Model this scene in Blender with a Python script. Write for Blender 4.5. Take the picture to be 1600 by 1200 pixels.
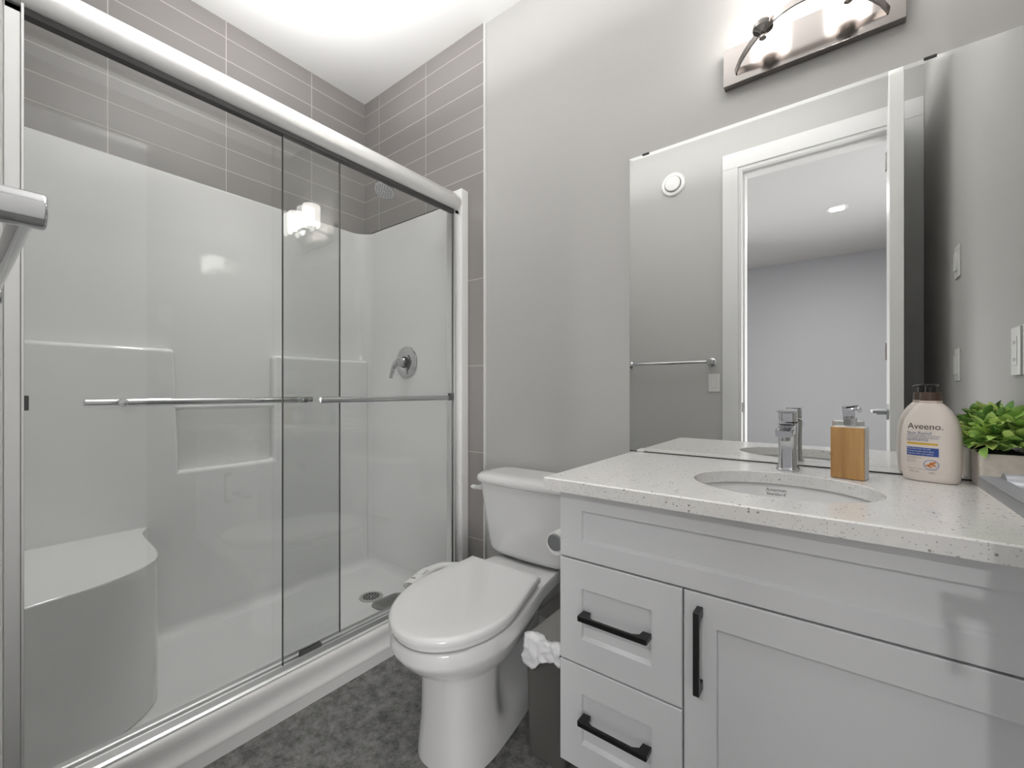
import bpy, bmesh, math, random
from mathutils import Vector, Matrix
for o in list(bpy.data.objects):
    bpy.data.objects.remove(o, do_unlink=True)
S = bpy.context.scene
COL = S.collection
PI = math.pi

# ------------------------------------------------------------------ camera
HC = 1.038                                   # camera height
cam_d = bpy.data.cameras.new('camera'); cam = bpy.data.objects.new('camera', cam_d); COL.objects.link(cam)
cam.location = (0, 0, HC); cam.rotation_euler = (PI/2, 0, math.atan2(514, 672))
cam_d.sensor_width = 36.0; cam_d.lens = 36.0*672/1600; cam_d.shift_y = 11/1600; cam_d.clip_start = 0.01
S.camera = cam

# ------------------------------------------------------------------ world, lights, exposure
S.view_settings.view_transform = 'Standard'; S.view_settings.look = 'None'
S.view_settings.gamma = 1.0; S.view_settings.use_curve_mapping = False
S.view_settings.exposure = -0.06
w = bpy.data.worlds.new('world'); S.world = w; w.use_nodes = True
w.node_tree.nodes['Background'].inputs[0].default_value = (0.9, 0.95, 1.0, 1)
w.node_tree.nodes['Background'].inputs[1].default_value = 0.3

def area(name, loc, rot, sx, sy, power, col=(1, 1, 1)):
    l = bpy.data.lights.new(name, 'AREA'); l.shape = 'RECTANGLE'; l.size = sx; l.size_y = sy
    l.energy = power; l.color = col
    o = bpy.data.objects.new(name, l); COL.objects.link(o); o.location = loc; o.rotation_euler = rot
    return o
area('downlight_glow', (-0.03, -2.0, 2.722), (0, 0, 0), 0.10, 0.10, 30, (1.0, 0.98, 0.96))      # downlight of the adjoining room
# three added fill lights, unseen in the adjoining room, aimed through the doorway
def aimed(name, loc, to, sx, sy, power, col=(1, 1, 1)):
    o = area(name, loc, (0, 0, 0), sx, sy, power, col)
    o.rotation_euler = (Vector(to)-Vector(loc)).to_track_quat('-Z', 'Y').to_euler(); return o
aimed('added_doorway_fill', (2.25, -1.65, 0.95), (-.9, .6, .1), 1.9, 1.4, 96, (1.0, 0.99, 0.98))
aimed('added_doorway_fill', (-1.9, -2.45, 1.00), (.0, .6, .3), 1.4, 1.4, 42, (1.0, 0.99, 0.98))
aimed('added_doorway_fill', (1.75, -2.45, 0.95), (-.55, .5, .0), 1.4, 1.4, 34, (1.0, 0.99, 0.98))
# added fills above the frame: one lights the bathroom ceiling, one the shower pan
area('added_ceiling_fill', (-0.88, 0.72, 2.36), (PI, 0, 0), 2.0, 0.6, 23, (1.0, 0.99, 0.98))
spot = bpy.data.lights.new('added_shower_fill', 'SPOT'); spot.energy = 38; spot.spot_size = math.radians(62); spot.spot_blend = .9; spot.shadow_soft_size = .08
so_ = bpy.data.objects.new('added_shower_fill', spot); COL.objects.link(so_); so_.location = (-1.80, 0.72, 2.70)
SHADE_EMIT = 8.5

# ------------------------------------------------------------------ materials
def lin(c):
    return tuple(((x/255)/12.92 if x/255 <= .04045 else ((x/255+.055)/1.055)**2.4) for x in c) + (1,)
def mat(name, rgb, rough=.5, metal=0.0, coat=0.0, spec=.5, sss=0.0):
    m = bpy.data.materials.new(name); m.use_nodes = True
    b = m.node_tree.nodes['Principled BSDF']
    b.inputs['Base Color'].default_value = lin(rgb); b.inputs['Roughness'].default_value = rough
    b.inputs['Metallic'].default_value = metal; b.inputs['Coat Weight'].default_value = coat
    b.inputs['Coat Roughness'].default_value = .05; b.inputs['Specular IOR Level'].default_value = spec
    return m
def nodes(m): return m.node_tree.nodes, m.node_tree.links, m.node_tree.nodes['Principled BSDF']
def add_bump(m, scale, strength, dist=.001, detail=3):
    N, L, b = nodes(m)
    g = N.new('ShaderNodeNewGeometry'); n = N.new('ShaderNodeTexNoise'); n.inputs['Scale'].default_value = scale
    n.inputs['Detail'].default_value = detail
    L.new(g.outputs['Position'], n.inputs['Vector'])
    u = N.new('ShaderNodeBump'); u.inputs['Strength'].default_value = strength; u.inputs['Distance'].default_value = dist
    L.new(n.outputs['Fac'], u.inputs['Height']); L.new(u.outputs['Normal'], b.inputs['Normal'])
def noise_color(m, c1, c2, scale, detail=5, lo=.35, hi=.65, stretch=(1, 1, 1), rough=.55):
    N, L, b = nodes(m)
    g = N.new('ShaderNodeTexCoord'); mp = N.new('ShaderNodeMapping'); mp.inputs['Scale'].default_value = stretch
    n = N.new('ShaderNodeTexNoise'); n.inputs['Scale'].default_value = scale; n.inputs['Detail'].default_value = detail
    n.inputs['Roughness'].default_value = rough
    r = N.new('ShaderNodeValToRGB'); r.color_ramp.elements[0].position = lo; r.color_ramp.elements[1].position = hi
    r.color_ramp.elements[0].color = lin(c1); r.color_ramp.elements[1].color = lin(c2)
    L.new(g.outputs['Object'], mp.inputs['Vector']); L.new(mp.outputs['Vector'], n.inputs['Vector'])
    L.new(n.outputs['Fac'], r.inputs['Fac']); L.new(r.outputs['Color'], b.inputs['Base Color'])
    return n, r

M = {}
M['paint'] = mat('wall_paint', (187, 186, 184), .55, spec=.3); add_bump(M['paint'], 350, .08, .0006)
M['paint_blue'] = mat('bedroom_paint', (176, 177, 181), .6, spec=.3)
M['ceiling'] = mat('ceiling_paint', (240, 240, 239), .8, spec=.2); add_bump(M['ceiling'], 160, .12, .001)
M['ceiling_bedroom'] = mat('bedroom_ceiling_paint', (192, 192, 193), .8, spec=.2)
M['trim'] = mat('trim_paint', (220, 220, 220), .5)
M['cab'] = mat('cabinet_paint', (219, 220, 222), .33)
M['acrylic'] = mat('shower_acrylic', (228, 228, 227), .04)
M['porcelain'] = mat('porcelain', (224, 224, 224), .08, coat=.5)
M['seat'] = mat('seat_plastic', (226, 226, 226), .16, coat=.2)
M['chrome'] = mat('chrome', (205, 206, 208), .06, 1.0)
M['satin'] = mat('satin_aluminium', (240, 240, 240), .40, 1.0)
M['door'] = mat('door_paint', (240, 240, 239), .35)
M['nickel'] = mat('brushed_nickel', (148, 143, 140), .15, 1.0)
M['dark_rubber'] = mat('dark_rubber', (48, 46, 46), .5)
M['guide'] = mat('guide_plastic', (110, 110, 110), .4)
M['bumper'] = mat('bumper_rubber', (84, 84, 84), .5)
M['black'] = mat('black_metal', (14, 14, 14), .35)
M['mirror'] = mat('mirror_silver', (243, 244, 243), .0, 1.0)
M['clip'] = mat('mirror_clip', (40, 40, 40), .4)
M['white_plastic'] = mat('white_plastic', (222, 222, 220), .3)
M['bin'] = mat('bin_plastic', (94, 93, 90), .32)
M['bin_lid'] = mat('bin_lid_plastic', (132, 131, 128), .4)
M['bag'] = mat('bag_film', (226, 226, 228), .35)
M['paper'] = mat('paper', (232, 232, 230), .85)
M['pot'] = mat('pot_ceramic', (205, 197, 187), .6); noise_color(M['pot'], (220, 212, 202), (234, 226, 216), 60)
M['soil'] = mat('dark_moss', (22, 26, 18), .9)
M['lotion'] = mat('bottle_plastic', (226, 216, 208), .35)
M['neck'] = mat('bottle_neck', (224, 204, 196), .4)
M['brown_cap'] = mat('brown_cap', (84, 64, 55), .4)
M['dark_cap'] = mat('dark_pump', (24, 20, 18), .35)
M['ink_brown'] = mat('ink_brown', (62, 48, 44), .5)
M['ink_blue'] = mat('ink_blue', (92, 106, 142), .5)
M['ink_grey'] = mat('ink_grey', (150, 142, 138), .5)
M['ink_mark'] = mat('ink_mark', (84, 84, 86), .5)
M['lever'] = mat('lever_metal', (176, 178, 182), .38, 1.0)
M['ink_navy'] = mat('ink_navy', (44, 78, 152), .5)
M['ink_yellow'] = mat('ink_yellow', (214, 174, 66), .5)
M['ink_white'] = mat('ink_white', (225, 228, 235), .5)
M['ink_orange'] = mat('ink_orange', (206, 126, 62), .5)
M['ink_ring'] = mat('ink_ring', (140, 156, 186), .5)
M['grille_dark'] = mat('drain_dark', (20, 20, 20), .6)
M['mat_grey'] = mat('ribbed_mat', (136, 136, 135), .6)
M['drain_metal'] = mat('drain_metal', (188, 187, 185), .5, .6)

# floor: mottled charcoal stone-look vinyl
M['floor'] = mat('floor_vinyl', (88, 88, 87), .45)
n_, r_ = noise_color(M['floor'], (50, 50, 50), (156, 155, 153), 22, 15, .36, .66, rough=.82)
M['bedroom_floor'] = mat('bedroom_floor', (150, 146, 140), .7)
# wood face of the dispenser
M['wood'] = mat('oak_face', (190, 145, 90), .5); noise_color(M['wood'], (166, 122, 72), (206, 162, 104), 40, 4, .3, .7, (1, 1, .12))

def quartz():
    m = mat('quartz', (222, 221, 219), .16, coat=.2)
    N, L, b = nodes(m)
    g = N.new('ShaderNodeNewGeometry')
    def specks(scale, thr_d, thr_c):
        v = N.new('ShaderNodeTexVoronoi'); v.inputs['Scale'].default_value = scale
        L.new(g.outputs['Position'], v.inputs['Vector'])
        a = N.new('ShaderNodeMath'); a.operation = 'LESS_THAN'; a.inputs[1].default_value = thr_d
        L.new(v.outputs['Distance'], a.inputs[0])
        s = N.new('ShaderNodeSeparateColor'); L.new(v.outputs['Color'], s.inputs[0])
        c = N.new('ShaderNodeMath'); c.operation = 'LESS_THAN'; c.inputs[1].default_value = thr_c
        L.new(s.outputs[0], c.inputs[0])
        k = N.new('ShaderNodeMath'); k.operation = 'MULTIPLY'
        L.new(a.outputs[0], k.inputs[0]); L.new(c.outputs[0], k.inputs[1]); return k
    k1 = specks(130, .30, .09); k2 = specks(260, .34, .22)
    n = N.new('ShaderNodeTexNoise'); n.inputs['Scale'].default_value = 55; L.new(g.outputs['Position'], n.inputs['Vector'])
    r = N.new('ShaderNodeValToRGB'); r.color_ramp.elements[0].color = lin((226, 225, 223)); r.color_ramp.elements[1].color = lin((238, 237, 235))
    L.new(n.outputs['Fac'], r.inputs['Fac'])
    m1 = N.new('ShaderNodeMix'); m1.data_type = 'RGBA'; m1.inputs['B'].default_value = lin((198, 196, 193))
    L.new(k2.outputs[0], m1.inputs['Factor']); L.new(r.outputs['Color'], m1.inputs['A'])
    m2 = N.new('ShaderNodeMix'); m2.data_type = 'RGBA'; m2.inputs['B'].default_value = lin((162, 159, 155))
    L.new(k1.outputs[0], m2.inputs['Factor']); L.new(m1.outputs['Result'], m2.inputs['A'])
    L.new(m2.outputs['Result'], b.inputs['Base Color'])
    return m
M['quartz'] = quartz()

def tile(name, axis, u0, w_, z0, h_):
    """stack-bond tile: axis 0 runs along x, 1 along y; joints pass through u0 and z0."""
    m = mat(name, (150, 145, 142), .28)
    N, L, b = nodes(m)
    g = N.new('ShaderNodeNewGeometry'); sp = N.new('ShaderNodeSeparateXYZ'); L.new(g.outputs['Position'], sp.inputs[0])
    def fr(out, o, s):
        a = N.new('ShaderNodeMath'); a.operation = 'SUBTRACT'; a.inputs[1].default_value = o - 20*s - 0.00125; L.new(out, a.inputs[0])
        d = N.new('ShaderNodeMath'); d.operation = 'MODULO'; d.inputs[1].default_value = s; L.new(a.outputs[0], d.inputs[0])
        l = N.new('ShaderNodeMath'); l.operation = 'LESS_THAN'; l.inputs[1].default_value = .0028; L.new(d.outputs[0], l.inputs[0])
        f = N.new('ShaderNodeMath'); f.operation = 'DIVIDE'; f.inputs[1].default_value = s; L.new(a.outputs[0], f.inputs[0])
        fl = N.new('ShaderNodeMath'); fl.operation = 'FLOOR'; L.new(f.outputs[0], fl.inputs[0])
        return l, fl
    l1, f1 = fr(sp.outputs[axis], u0, w_); l2, f2 = fr(sp.outputs[2], z0, h_)
    mx = N.new('ShaderNodeMath'); mx.operation = 'MAXIMUM'; L.new(l1.outputs[0], mx.inputs[0]); L.new(l2.outputs[0], mx.inputs[1])
    cb = N.new('ShaderNodeCombineXYZ'); L.new(f1.outputs[0], cb.inputs[0]); L.new(f2.outputs[0], cb.inputs[1])
    wn = N.new('ShaderNodeTexWhiteNoise'); L.new(cb.outputs[0], wn.inputs['Vector'])
    rp = N.new('ShaderNodeValToRGB'); rp.color_ramp.elements[0].color = lin((142, 138, 136)); rp.color_ramp.elements[1].color = lin((149, 145, 143))
    L.new(wn.outputs['Value'], rp.inputs['Fac'])
    mc = N.new('ShaderNodeMix'); mc.data_type = 'RGBA'; mc.inputs['B'].default_value = lin((206, 200, 196))
    L.new(mx.outputs[0], mc.inputs['Factor']); L.new(rp.outputs['Color'], mc.inputs['A']); L.new(mc.outputs['Result'], b.inputs['Base Color'])
    rr = N.new('ShaderNodeMapRange'); rr.inputs['To Min'].default_value = .28; rr.inputs['To Max'].default_value = .8
    L.new(mx.outputs[0], rr.inputs['Value']); L.new(rr.outputs['Result'], b.inputs['Roughness'])
    bp = N.new('ShaderNodeBump'); bp.inputs['Strength'].default_value = .3; bp.inputs['Distance'].default_value = .001; bp.invert = True
    L.new(mx.outputs[0], bp.inputs['Height']); L.new(bp.outputs['Normal'], b.inputs['Normal'])
    return m
M['tile_back'] = tile('tile_taupe_long_wall', 1, 1.168, .4, 2.653, .1008)
M['tile_end'] = tile('tile_taupe_end_wall', 0, -1.303, .395, 2.653, .1008)
M['tile_strip'] = tile('tile_taupe_edge_strip', 0, -1.303, .395, 1.156, .4025)

def glass():
    m = bpy.data.materials.new('clear_glass'); m.use_nodes = True; N = m.node_tree.nodes; L = m.node_tree.links
    N.clear(); out = N.new('ShaderNodeOutputMaterial'); t = N.new('ShaderNodeBsdfTransparent'); t.inputs[0].default_value = (.932, .938, .935, 1)
    g = N.new('ShaderNodeBsdfGlossy'); g.inputs['Roughness'].default_value = .0; g.inputs[0].default_value = (1, 1, 1, 1)
    lw = N.new('ShaderNodeLayerWeight'); lw.inputs['Blend'].default_value = .5        # Schlick reflectance, same from both faces
    pw = N.new('ShaderNodeMath'); pw.operation = 'POWER'; pw.inputs[1].default_value = 5; L.new(lw.outputs['Facing'], pw.inputs[0])
    f = N.new('ShaderNodeMath'); f.operation = 'MULTIPLY_ADD'; f.inputs[1].default_value = .957; f.inputs[2].default_value = .043; L.new(pw.outputs[0], f.inputs[0])
    mx = N.new('ShaderNodeMixShader'); L.new(f.outputs[0], mx.inputs[0]); L.new(t.outputs[0], mx.inputs[1]); L.new(g.outputs[0], mx.inputs[2])
    L.new(mx.outputs[0], out.inputs[0]); return m
M['glass'] = glass()
M['glass_edge'] = mat('glass_edge', (60, 66, 64), .2)
def emit(name, rgb, s):
    m = bpy.data.materials.new(name); m.use_nodes = True; N = m.node_tree.nodes; L = m.node_tree.links
    b = N['Principled BSDF']; b.inputs['Base Color'].default_value = lin((235, 235, 235)); b.inputs['Roughness'].default_value = .35
    b.inputs['Emission Color'].default_value = lin(rgb); b.inputs['Emission Strength'].default_value = s; return m
M['shade'] = emit('frosted_lit_glass', (255, 250, 244), SHADE_EMIT)
M['pot_lamp'] = emit('downlight_lens', (255, 252, 246), 12.0)
def leaf_mat():
    m = mat('leaf_green', (110, 150, 60), .45); N, L, b = nodes(m)
    g = N.new('ShaderNodeNewGeometry'); r = N.new('ShaderNodeValToRGB'); e = r.color_ramp.elements
    e[0].color = lin((104, 150, 74)); e[1].color = lin((224, 240, 142)); k = e.new(.5); k.color = lin((164, 204, 104))
    L.new(g.outputs['Random Per Island'], r.inputs['Fac']); L.new(r.outputs['Color'], b.inputs['Base Color'])
    b.inputs['Subsurface Weight'].default_value = 0.0
    return m
M['leaf'] = leaf_mat()

# ------------------------------------------------------------------ mesh helpers
ORG = {}
def tag(o, label, cat, group=None):
    o['label'] = label; o['category'] = cat
    if group: o['group'] = group
    return o
def thing(name, label, cat, loc=(0, 0, 0), rotz=0.0, group=None):
    o = bpy.data.objects.new(name, None); o.empty_display_size = .05; COL.objects.link(o)
    o.location = loc; o.rotation_euler = (0, 0, rotz); ORG[o.name] = Vector(loc) if rotz == 0 else Vector((0, 0, 0))
    return tag(o, label, cat, group)
def obj(name, bm, m, parent=None, sharp=35, label=None, local=False):
    bmesh.ops.recalc_face_normals(bm, faces=bm.faces[:])
    me = bpy.data.meshes.new(name)
    if parent is not None and not local:
        off = ORG[parent.name]
        bmesh.ops.translate(bm, verts=bm.verts[:], vec=-off)
    bm.to_mesh(me); bm.free()
    me.materials.append(m)
    me.polygons.foreach_set('use_smooth', [True]*len(me.polygons)); me.set_sharp_from_angle(angle=math.radians(sharp))
    o = bpy.data.objects.new(name, me); COL.objects.link(o)
    if sharp > 10:
        wn = o.modifiers.new('weighted_normal', 'WEIGHTED_NORMAL'); wn.keep_sharp = True; wn.weight = 60
    if parent is not None:
        o.parent = parent; ORG[o.name] = ORG[parent.name]
    if label: o['label'] = label
    return o
def struct(name, bm, m, parent=None):
    o = obj(name, bm, m, parent)
    if parent is None: o['kind'] = 'structure'; ORG[o.name] = Vector((0, 0, 0))
    return o
def merge(bm, t):
    me = bpy.data.meshes.new('t'); t.to_mesh(me); t.free(); bm.from_mesh(me); bpy.data.meshes.remove(me); return bm
def B(): return bmesh.new()
def box(bm, x0, x1, y0, y1, z0, z1, bev=0.0, seg=2, mtx=None):
    t = bmesh.new(); bmesh.ops.create_cube(t, size=1)
    for v in t.verts: v.co = Vector(((x0+x1)/2 + v.co.x*(x1-x0), (y0+y1)/2 + v.co.y*(y1-y0), (z0+z1)/2 + v.co.z*(z1-z0)))
    if bev: bmesh.ops.bevel(t, geom=t.edges[:], offset=bev, segments=seg, affect='EDGES', profile=.5)
    if mtx: bmesh.ops.transform(t, matrix=mtx, verts=t.verts[:])
    return merge(bm, t)
def loft(bm, rings, cap0=True, cap1=True, closed=True):
    R = [[bm.verts.new(p) for p in r] for r in rings]; n = len(R[0])
    for a, b in zip(R, R[1:]):
        for i in range(n if closed else n-1):
            j = (i+1) % n
            bm.faces.new((a[i], a[j], b[j], b[i]))
    if cap0: bm.faces.new(R[0][::-1])
    if cap1: bm.faces.new(R[-1])
    return bm
def lathe(bm, prof, c=(0, 0, 0), seg=40, axis=None, cap0=True, cap1=True):
    """prof: (radius, height) along axis (default z)."""
    q = Vector((0, 0, 1)).rotation_difference(Vector(axis).normalized()) if axis else None
    rings = []
    for r, z in prof:
        ring = []
        for i in range(seg):
            a = 2*PI*i/seg; p = Vector((r*math.cos(a), r*math.sin(a), z))
            if q: p = q @ p
            ring.append(p + Vector(c))
        rings.append(ring)
    return loft(bm, rings, cap0, cap1)
def cyl(bm, a, b, r, seg=28, bev=0.0):
    a, b = Vector(a), Vector(b); L_ = (b-a).length
    pr = [(r, 0), (r, L_)] if not bev else [(r-bev, 0), (r-bev*.3, bev*.3), (r, bev), (r, L_-bev), (r-bev*.3, L_-bev*.3), (r-bev, L_)]
    return lathe(bm, pr, a, seg, b-a)
def tube(bm, pts, rad, seg=14, sy=1.0, up=None):
    pts = [Vector(p) for p in pts]; n = len(pts); rad = rad if isinstance(rad, (list, tuple)) else [rad]*n
    rings = []; up = Vector(up) if up else None; prev = None
    for i, p in enumerate(pts):
        d = (pts[min(i+1, n-1)] - pts[max(i-1, 0)]).normalized()
        if up is not None: u = (up - d*up.dot(d)).normalized()
        elif prev is None:
            u = d.orthogonal().normalized()
        else: u = (prev - d*prev.dot(d)).normalized()
        prev = u; v = d.cross(u)
        rings.append([p + (u*math.cos(2*PI*k/seg)*sy + v*math.sin(2*PI*k/seg))*rad[i] for k in range(seg)])
    return loft(bm, rings)
def prism(bm, poly, axis, a, b, bev=0.0, seg=2):
    """poly: 2-D points in the two remaining axes (in order), extruded from a to b along axis."""
    t = bmesh.new()
    def P(p, h):
        return {0: (h, p[0], p[1]), 1: (p[0], h, p[1]), 2: (p[0], p[1], h)}[axis]
    loft(t, [[P(p, a) for p in poly], [P(p, b) for p in poly]])
    if bev:
        bmesh.ops.recalc_face_normals(t, faces=t.faces[:])
        bmesh.ops.bevel(t, geom=t.edges[:], offset=bev, segments=seg, affect='EDGES', profile=.5, clamp_overlap=True)
    return merge(bm, t)
def rr(cx, cy, hx, hy, r, z, n=6, bulge=0.0, sup=False):
    pts = []
    for k, (sx, sy) in enumerate(((1, -1), (1, 1), (-1, 1), (-1, -1))):
        a0 = -PI/2 + k*PI/2
        for i in range(n+1):
            a = a0 + (PI/2)*i/n
            pts.append([cx + sx*(hx-r) + r*math.cos(a), cy + sy*(hy-r) + r*math.sin(a), z])
    m_ = 8                                       # extra points on the front edge for the bulge
    last = pts[-1]; first = pts[0]
    for i in range(1, m_):
        f = i/m_; pts.append([last[0] + (first[0]-last[0])*f, last[1], z])
    for p in pts:
        if p[1] < cy: p[1] -= bulge*max(0, 1-((p[0]-cx)/hx)**2)
    return pts
def spline(pts, n=12):
    P = [Vector(p) for p in pts]; P = [P[0]*2-P[1]] + P + [P[-1]*2-P[-2]]; out = []
    for i in range(1, len(P)-2):
        for k in range(n):
            t = k/n; a, b, c, d = P[i-1:i+3]
            out.append(.5*((2*b) + (c-a)*t + (2*a-5*b+4*c-d)*t*t + (3*b-a-3*c+d)*t**3))
    out.append(P[-2]); return out
def text_bm(body, size, align='LEFT', squash=1.0):
    cu = bpy.data.curves.new('t', 'FONT'); cu.body = body; cu.size = size; cu.align_x = align
    o = bpy.data.objects.new('t', cu); COL.objects.link(o)
    bpy.context.view_layer.update()
    me = bpy.data.meshes.new_from_object(o.evaluated_get(bpy.context.evaluated_depsgraph_get()))
    bpy.data.objects.remove(o, do_unlink=True)
    bm = bmesh.new(); bm.from_mesh(me); bpy.data.meshes.remove(me)
    for v in bm.verts: v.co.x *= squash
    return bm

# ------------------------------------------------------------------ the setting
D = 1.5; XB = -2.2335; ZC = 2.729; RW = .335; NW = -.02
struct('floor', box(B(), -2.36, .46, -.14, 1.62, -.1, 0), M['floor'])
struct('ceiling', box(B(), -2.36, .46, -.14, 1.62, ZC, ZC+.1), M['ceiling'])
struct('wall_far', box(B(), -2.36, .46, 1.5, 1.62, 0, ZC), M['paint'])
struct('wall_right', box(B(), RW, RW+.12, -.14, 1.5, 0, ZC), M['paint'])
struct('wall_left', box(B(), XB-.12, XB, -.14, 1.5, 0, ZC), M['tile_back'])
bm = B(); box(bm, XB, -.505, -.14, NW, 0, ZC); box(bm, .238, RW, -.14, NW, 0, ZC); box(bm, -.505, .238, -.14, NW, 2.431, ZC)
struct('wall_near', bm, M['paint'])
struct('wall_far_tile', box(B(), XB, -1.303, 1.489, 1.5, 1.955, ZC), M['tile_end'])
struct('wall_far_tile_strip', box(B(), -1.47, -1.303, 1.489, 1.5, 0, 1.955), M['tile_strip'])
struct('wall_near_tile', box(B(), XB, -1.36, NW, NW+.011, 1.95, ZC), M['tile_end'])
struct('trim_1', box(B(), -1.303, -1.296, 1.487, 1.5, 0, ZC, .001), M['trim'])
struct('baseboard_far', box(B(), -1.296, -.565, 1.487, 1.5, 0, .10, .003), M['trim'])
struct('baseboard_near', box(B(), -1.37, -.601, NW, NW+.012, 0, .10, .003), M['trim'])
# door casing and jamb
bm = B()
for x0, x1 in ((-.601, -.512), (.245, .334)):
    box(bm, x0, x1, NW, NW+.016, 0, 2.438, .003)
box(bm, -.601, .334, NW, NW+.016, 2.438, 2.535, .003)
tr = struct('trim_2', bm, M['trim'])
bm = B()
for x0, x1 in ((-.512, -.493), (.226, .245)): box(bm, x0, x1, -.155, NW+.006, 0, 2.419, .001)
box(bm, -.512, .245, -.155, NW+.006, 2.419, 2.438, .001)
for x0, x1 in ((-.493, -.481), (.214, .226)): box(bm, x0, x1, -.14, -.062, 0, 2.407, .001)
box(bm, -.493, .226, -.14, -.062, 2.407, 2.419, .001)
jb = struct('trim_3', bm, M['trim'])
obj('strike_plate', box(B(), -.4935, -.4905, -.052, -.024, .905, .965, .001), M['nickel'], jb, label='metal strike plate')

# door leaf, open along the right wall
dang = math.atan2(.035, .68)
dmt = Matrix.Translation((.236, NW, 0)) @ Matrix.Rotation(dang, 4, 'Z')
bm = box(B(), -.044, 0, .004, .690, .012, 2.41, .002, mtx=dmt)
door = struct('door_1', bm, M['door'])
def dpt(x, y, z): return dmt @ Vector((x, y, z))
bm = B(); lz = .950
lathe(bm, [(.033, 0), (.033, .006), (.031, .008), (.001, .0085)], (.1600, .594, lz), 40, (-1, -.05, 0), cap1=False)
cyl(bm, (.155, .594, lz), (.120, .594, lz), .0118, 24)
box(bm, .1060, .1225, .465, .6095, .9440, .9560, .002, 2)
obj('door_handle', bm, M['lever'], door, label='satin chrome lever handle')
for z in (.25, 1.2, 2.2): obj('hinge', box(B(), -.05, -.043, -.004, .03, z, z+.09, .002, mtx=dmt), M['nickel'], door)

# adjoining room seen through the doorway in the mirror
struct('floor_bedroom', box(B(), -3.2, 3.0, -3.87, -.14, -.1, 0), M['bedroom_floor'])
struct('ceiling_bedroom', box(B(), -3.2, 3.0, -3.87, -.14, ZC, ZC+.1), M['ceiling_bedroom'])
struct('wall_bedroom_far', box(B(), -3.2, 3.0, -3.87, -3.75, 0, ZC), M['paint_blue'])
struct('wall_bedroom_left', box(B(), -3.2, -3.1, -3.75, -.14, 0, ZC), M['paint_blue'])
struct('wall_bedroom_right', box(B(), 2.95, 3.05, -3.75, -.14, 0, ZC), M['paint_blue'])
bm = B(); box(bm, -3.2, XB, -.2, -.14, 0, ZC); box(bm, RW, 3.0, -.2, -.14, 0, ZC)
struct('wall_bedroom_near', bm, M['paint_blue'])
t = thing('recessed_downlight', 'small round lit downlight in the ceiling of the room reflected in the mirror', 'light', (-.03, -2.0, ZC))
obj('trim_ring', lathe(B(), [(.06, -.001), (.06, -.006), (.082, -.005), (.085, 0)], (-.03, -2.0, ZC), 40, cap0=False, cap1=False), M['white_plastic'], t)
obj('lens', lathe(B(), [(.001, -.004), (.06, -.004)], (-.03, -2.0, ZC), 40, cap0=False, cap1=False), M['pot_lamp'], t)

# ------------------------------------------------------------------ shower stall (one moulded unit)
st = thing('shower_stall', 'white moulded acrylic shower stall behind the glass sliding doors', 'shower', (-1.8, .78, 0))
XI = XB+.022; YN, YF = .062, 1.474; RC = .085; ST = 1.945
def plan_inner(off):
    pts = [(-1.40, YN-off)]; c = RC+off
    for i in range(9):
        a = -PI/2 - (PI/2)*i/8; pts.append((XI+RC + c*math.cos(a), YN+RC + c*math.sin(a)))
    for i in range(9):
        a = PI - (PI/2)*i/8; pts.append((XI+RC + c*math.cos(a), YF-RC + c*math.sin(a)))
    pts.append((-1.40, YF+off)); return pts
inner = plan_inner(0); outer = plan_inner(.014); mid1 = plan_inner(.004); mid2 = plan_inner(.010)
rings = [[(x, y, .03) for x, y in inner], [(x, y, ST-.03) for x, y in inner], [(x, y, ST-.012) for x, y in inner], [(x, y, ST-.003) for x, y in mid1],
         [(x, y, ST) for x, y in mid2], [(x, y, ST) for x, y in outer], [(x, y, .03) for x, y in outer]]
# rings run along z, closed=False along the plan polyline
bm = loft(B(), rings, False, False, closed=False)
surr = obj('surround', bm, M['acrylic'], st, 50)
# raised lower panels with the open niche between them
XP = XI+.05
poly = [(.07, .05), (1.468, .05), (1.468, 1.21), (.946, 1.21), (.946, .71), (.575, .71), (.56, 1.21), (.07, 1.21)]
obj('raised_panel', prism(B(), poly, 0, XI-.004, XP, .016, 4), M['acrylic'], st, 60)
obj('washcloth_bar', tube(B(), [(XP-.014, .56, .972), (XP-.014, .95, .972)], .013, 16), M['acrylic'], st)
# corner bench
bp = [(-2.205, .066), (-1.595, .066)] + [tuple(p)[:2] for p in spline([(-1.592, .11, 0), (-1.628, .264, 0), (-1.70, .372, 0), (-1.80, .42, 0), (-2.03, .436, 0), (-2.12, .452, 0), (-2.205, .5, 0)], 6)]
obj('bench', prism(B(), bp, 2, .045, .505, .016, 3), M['acrylic'], st, 60)
# pan with curb
bm = box(B(), XI-.002, -1.49, YN-.002, YF+.002, .008, .045)
# cove along the back and end walls
def cove(bm, a, b, nrm, r=.045):
    a, b, nrm = Vector(a), Vector(b), Vector(nrm); z = Vector((0, 0, 1)); rs = []
    for p in (a, b):
        ring = [p, p + z*r]
        for i in range(1, 7):
            t_ = PI/2*i/6; ring.append(p + nrm*(r-r*math.cos(t_)) + z*(r-r*math.sin(t_)))
        rs.append(ring)
    loft(bm, rs)
cove(bm, (XP, .4, .044), (XP, YF, .044), (1, 0, 0)); cove(bm, (XI, YF, .044), (-1.47, YF, .044), (0, -1, 0))
prof = [(-1.50, .008), (-1.498, .112), (-1.492, .126), (-1.48, .132), (-1.418, .132), (-1.406, .1285), (-1.3995, .119), (-1.4005, .104), (-1.405, .085), (-1.4045, .068), (-1.397, .057), (-1.3915, .050), (-1.391, .043), (-1.3945, .036), (-1.396, .0)]
prism(bm, prof, 1, NW+.004, 1.489)
obj('base_pan', bm, M['acrylic'], st, 50)
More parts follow.
